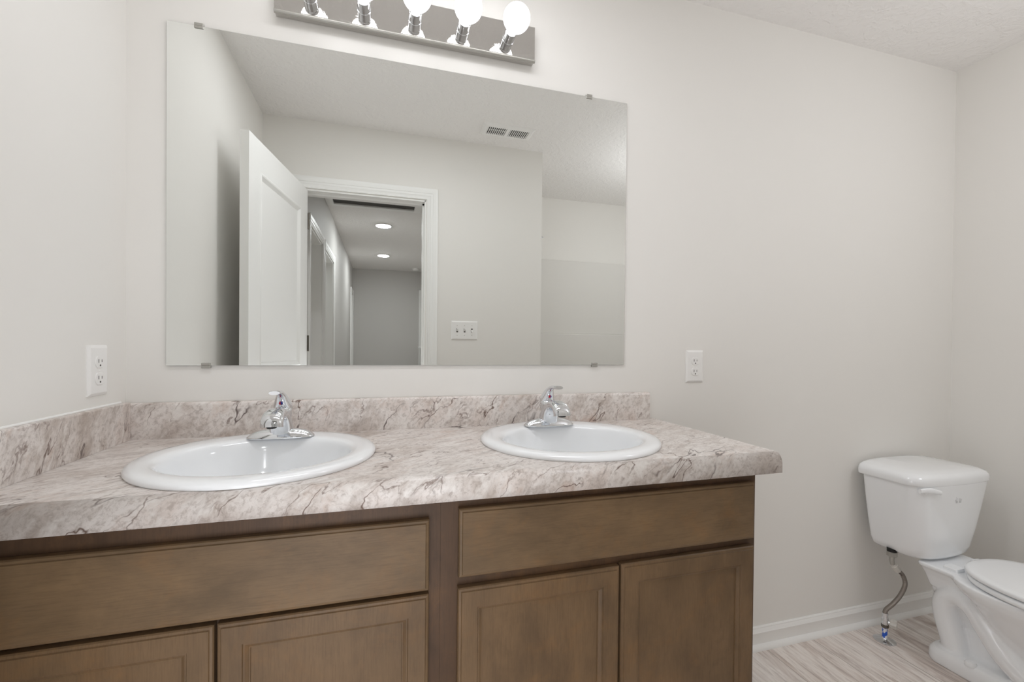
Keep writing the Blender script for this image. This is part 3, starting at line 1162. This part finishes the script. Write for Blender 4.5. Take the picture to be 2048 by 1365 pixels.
for q, rr in ((0, 1),):
    rings = []
    for dist, k in ((0, .8), (.004, 1), (.018, 1), (.021, .8)):
        rings.append([tuple(c0+ax*dist+(sd*math.cos(a)+Vector((0, 0, 1))*math.sin(a))*(.0150+.0030*math.cos(6*a))*k) for a in [2*PI*i/48 for i in range(48)]])
    loft(bm, rings)
obj('valve_handle', bm, M_pvc, r, smooth=True, angle=50, label='pale plastic valve handle')
ENDX, ENDY, ENDZ = TX-0.128, -0.118, ZT+0.018
bm = bmesh.new()
pth = spline([(HX, HY, .104), (HX+.002, HY-.002, .125), (HX+.020, HY-.016, .155), (HX+.052, HY-.022, .190), (HX+.075, HY-.022, .228), (HX+.066, HY-.018, .265), (HX+.040, HY-.014, .288)], 8)
tube(bm, pth, 0.0080, 18)
obj('braided_hose', bm, M_braid, r, smooth=True)
bm = bmesh.new()
tube(bm, [(HX, HY, .096), (HX, HY, .112)], .0100, 20)
obj('ferrule', bm, M_chrome, r, smooth=True)
bm = bmesh.new()
A, B = Vector((HX+.046, HY-.015, .282)), Vector((HX+.018, HY-.013, .314))
tube(bm, [A, A.lerp(B, .12), A.lerp(B, .15), A.lerp(B, .8), A.lerp(B, .85), B], [.0095, .0095, .0128, .0128, .0105, .0105], 8)
obj('hose_coupling', bm, M_pvc, r, label='pale plastic hose coupling')
bm = bmesh.new()
tube(bm, spline([tuple(B), (HX+.012, HY-.013, .328), (HX+.012, HY-.013, .345), (HX+.012, HY-.013, .3640)], 4), .0085, 16)
lathe(bm, (HX+.012, HY-.013, .346), [(0.0150, 0), (0.0175, .002), (0.0175, .018), (0.0150, .020)], 8)
obj('coupling_nut', bm, M_nickel, r)
bm = bmesh.new()
lathe(bm, (HX+.012, HY-.013, .3655), [(0.0165, 0), (0.0165, .012)], 24)
obj('shank', bm, M_black, r, label='black threaded shank under the tank')

# ------------------------------------------------------------------ hallway fittings (seen in the mirror)


def build_recessed(loc, label):
    r = thing('recessed_light', label, 'light', loc, local=True, group='hall recessed lights')
    bm = bmesh.new()
    lathe(bm, (0, 0, 0), [(0.092, 0), (0.092, -0.004), (0.086, -0.009), (0.076, -0.010), (0.076, -0.001)], 40)
    obj('trim_ring', bm, M_plastic, r, smooth=True, angle=50)
    bm = bmesh.new()
    lathe(bm, (0, 0, 0), [(0.0755, -0.002), (0.0755, -0.010), (0.060, -0.014), (0.03, -0.0165), (0.0, -0.017)], 40)
    obj('lens', bm, M_hall, r, smooth=True, label='glowing white lens')
    return r


l0 = build_recessed((0.637, -3.518, HC), 'round glowing recessed ceiling light in the hallway, nearer the bathroom door')
dup(l0, (0.636, -5.142, HC), 0, 'round glowing recessed ceiling light in the hallway, farther from the bathroom door')
r = thing('smoke_detector', 'small white smoke detector on the hall ceiling near the end wall', 'smoke detector', (1.15, -6.11, HC))
bm = bmesh.new()
lathe(bm, (1.15, -6.11, HC), [(0.066, 0), (0.066, -0.012), (0.060, -0.016), (0.055, -0.030), (0.040, -0.034), (0, -0.035)], 36)
obj('housing', bm, M_plastic, r, smooth=True, angle=40)
r = thing('attic_hatch', 'white framed attic hatch with dark recess in the hall ceiling', 'hatch', (0.56, -2.3, HC))
bm = bmesh.new()
HX0, HX1, HY0, HY1 = 0.215, 0.912, -2.86, -1.75
for a in ((HX0-.06, HX0, HY0-.06, HY1+.06), (HX1, HX1+.06, HY0-.06, HY1+.06), (HX0, HX1, HY0-.06, HY0), (HX0, HX1, HY1, HY1+.06)):
    bx(bm, *a, HC-.016, HC-.0002)
obj('frame', bm, M_trim, r)
obj('hatch_panel', box(HX0, HX1, HY0+.10, HY1, HC-.006, HC-.0002), M_hallwall, r)
obj('gap', box(HX0, HX1, HY0, HY0+.10, HC-.004, HC-.0002), M_dark, r, label='dark open gap at the far edge')
r = thing('half_wall', 'low wall with white cap at the far right end of the hall', 'half wall', (1.27, -6.2, 0))
obj('wall_panel', box(1.245, HXR-.001, -6.28, -6.10, 0, 1.13), M_hallwall, r)
obj('cap', box(1.205, HXR-.001, -6.30, -6.08, 1.13, 1.165), M_trim, r, bevel=.006)
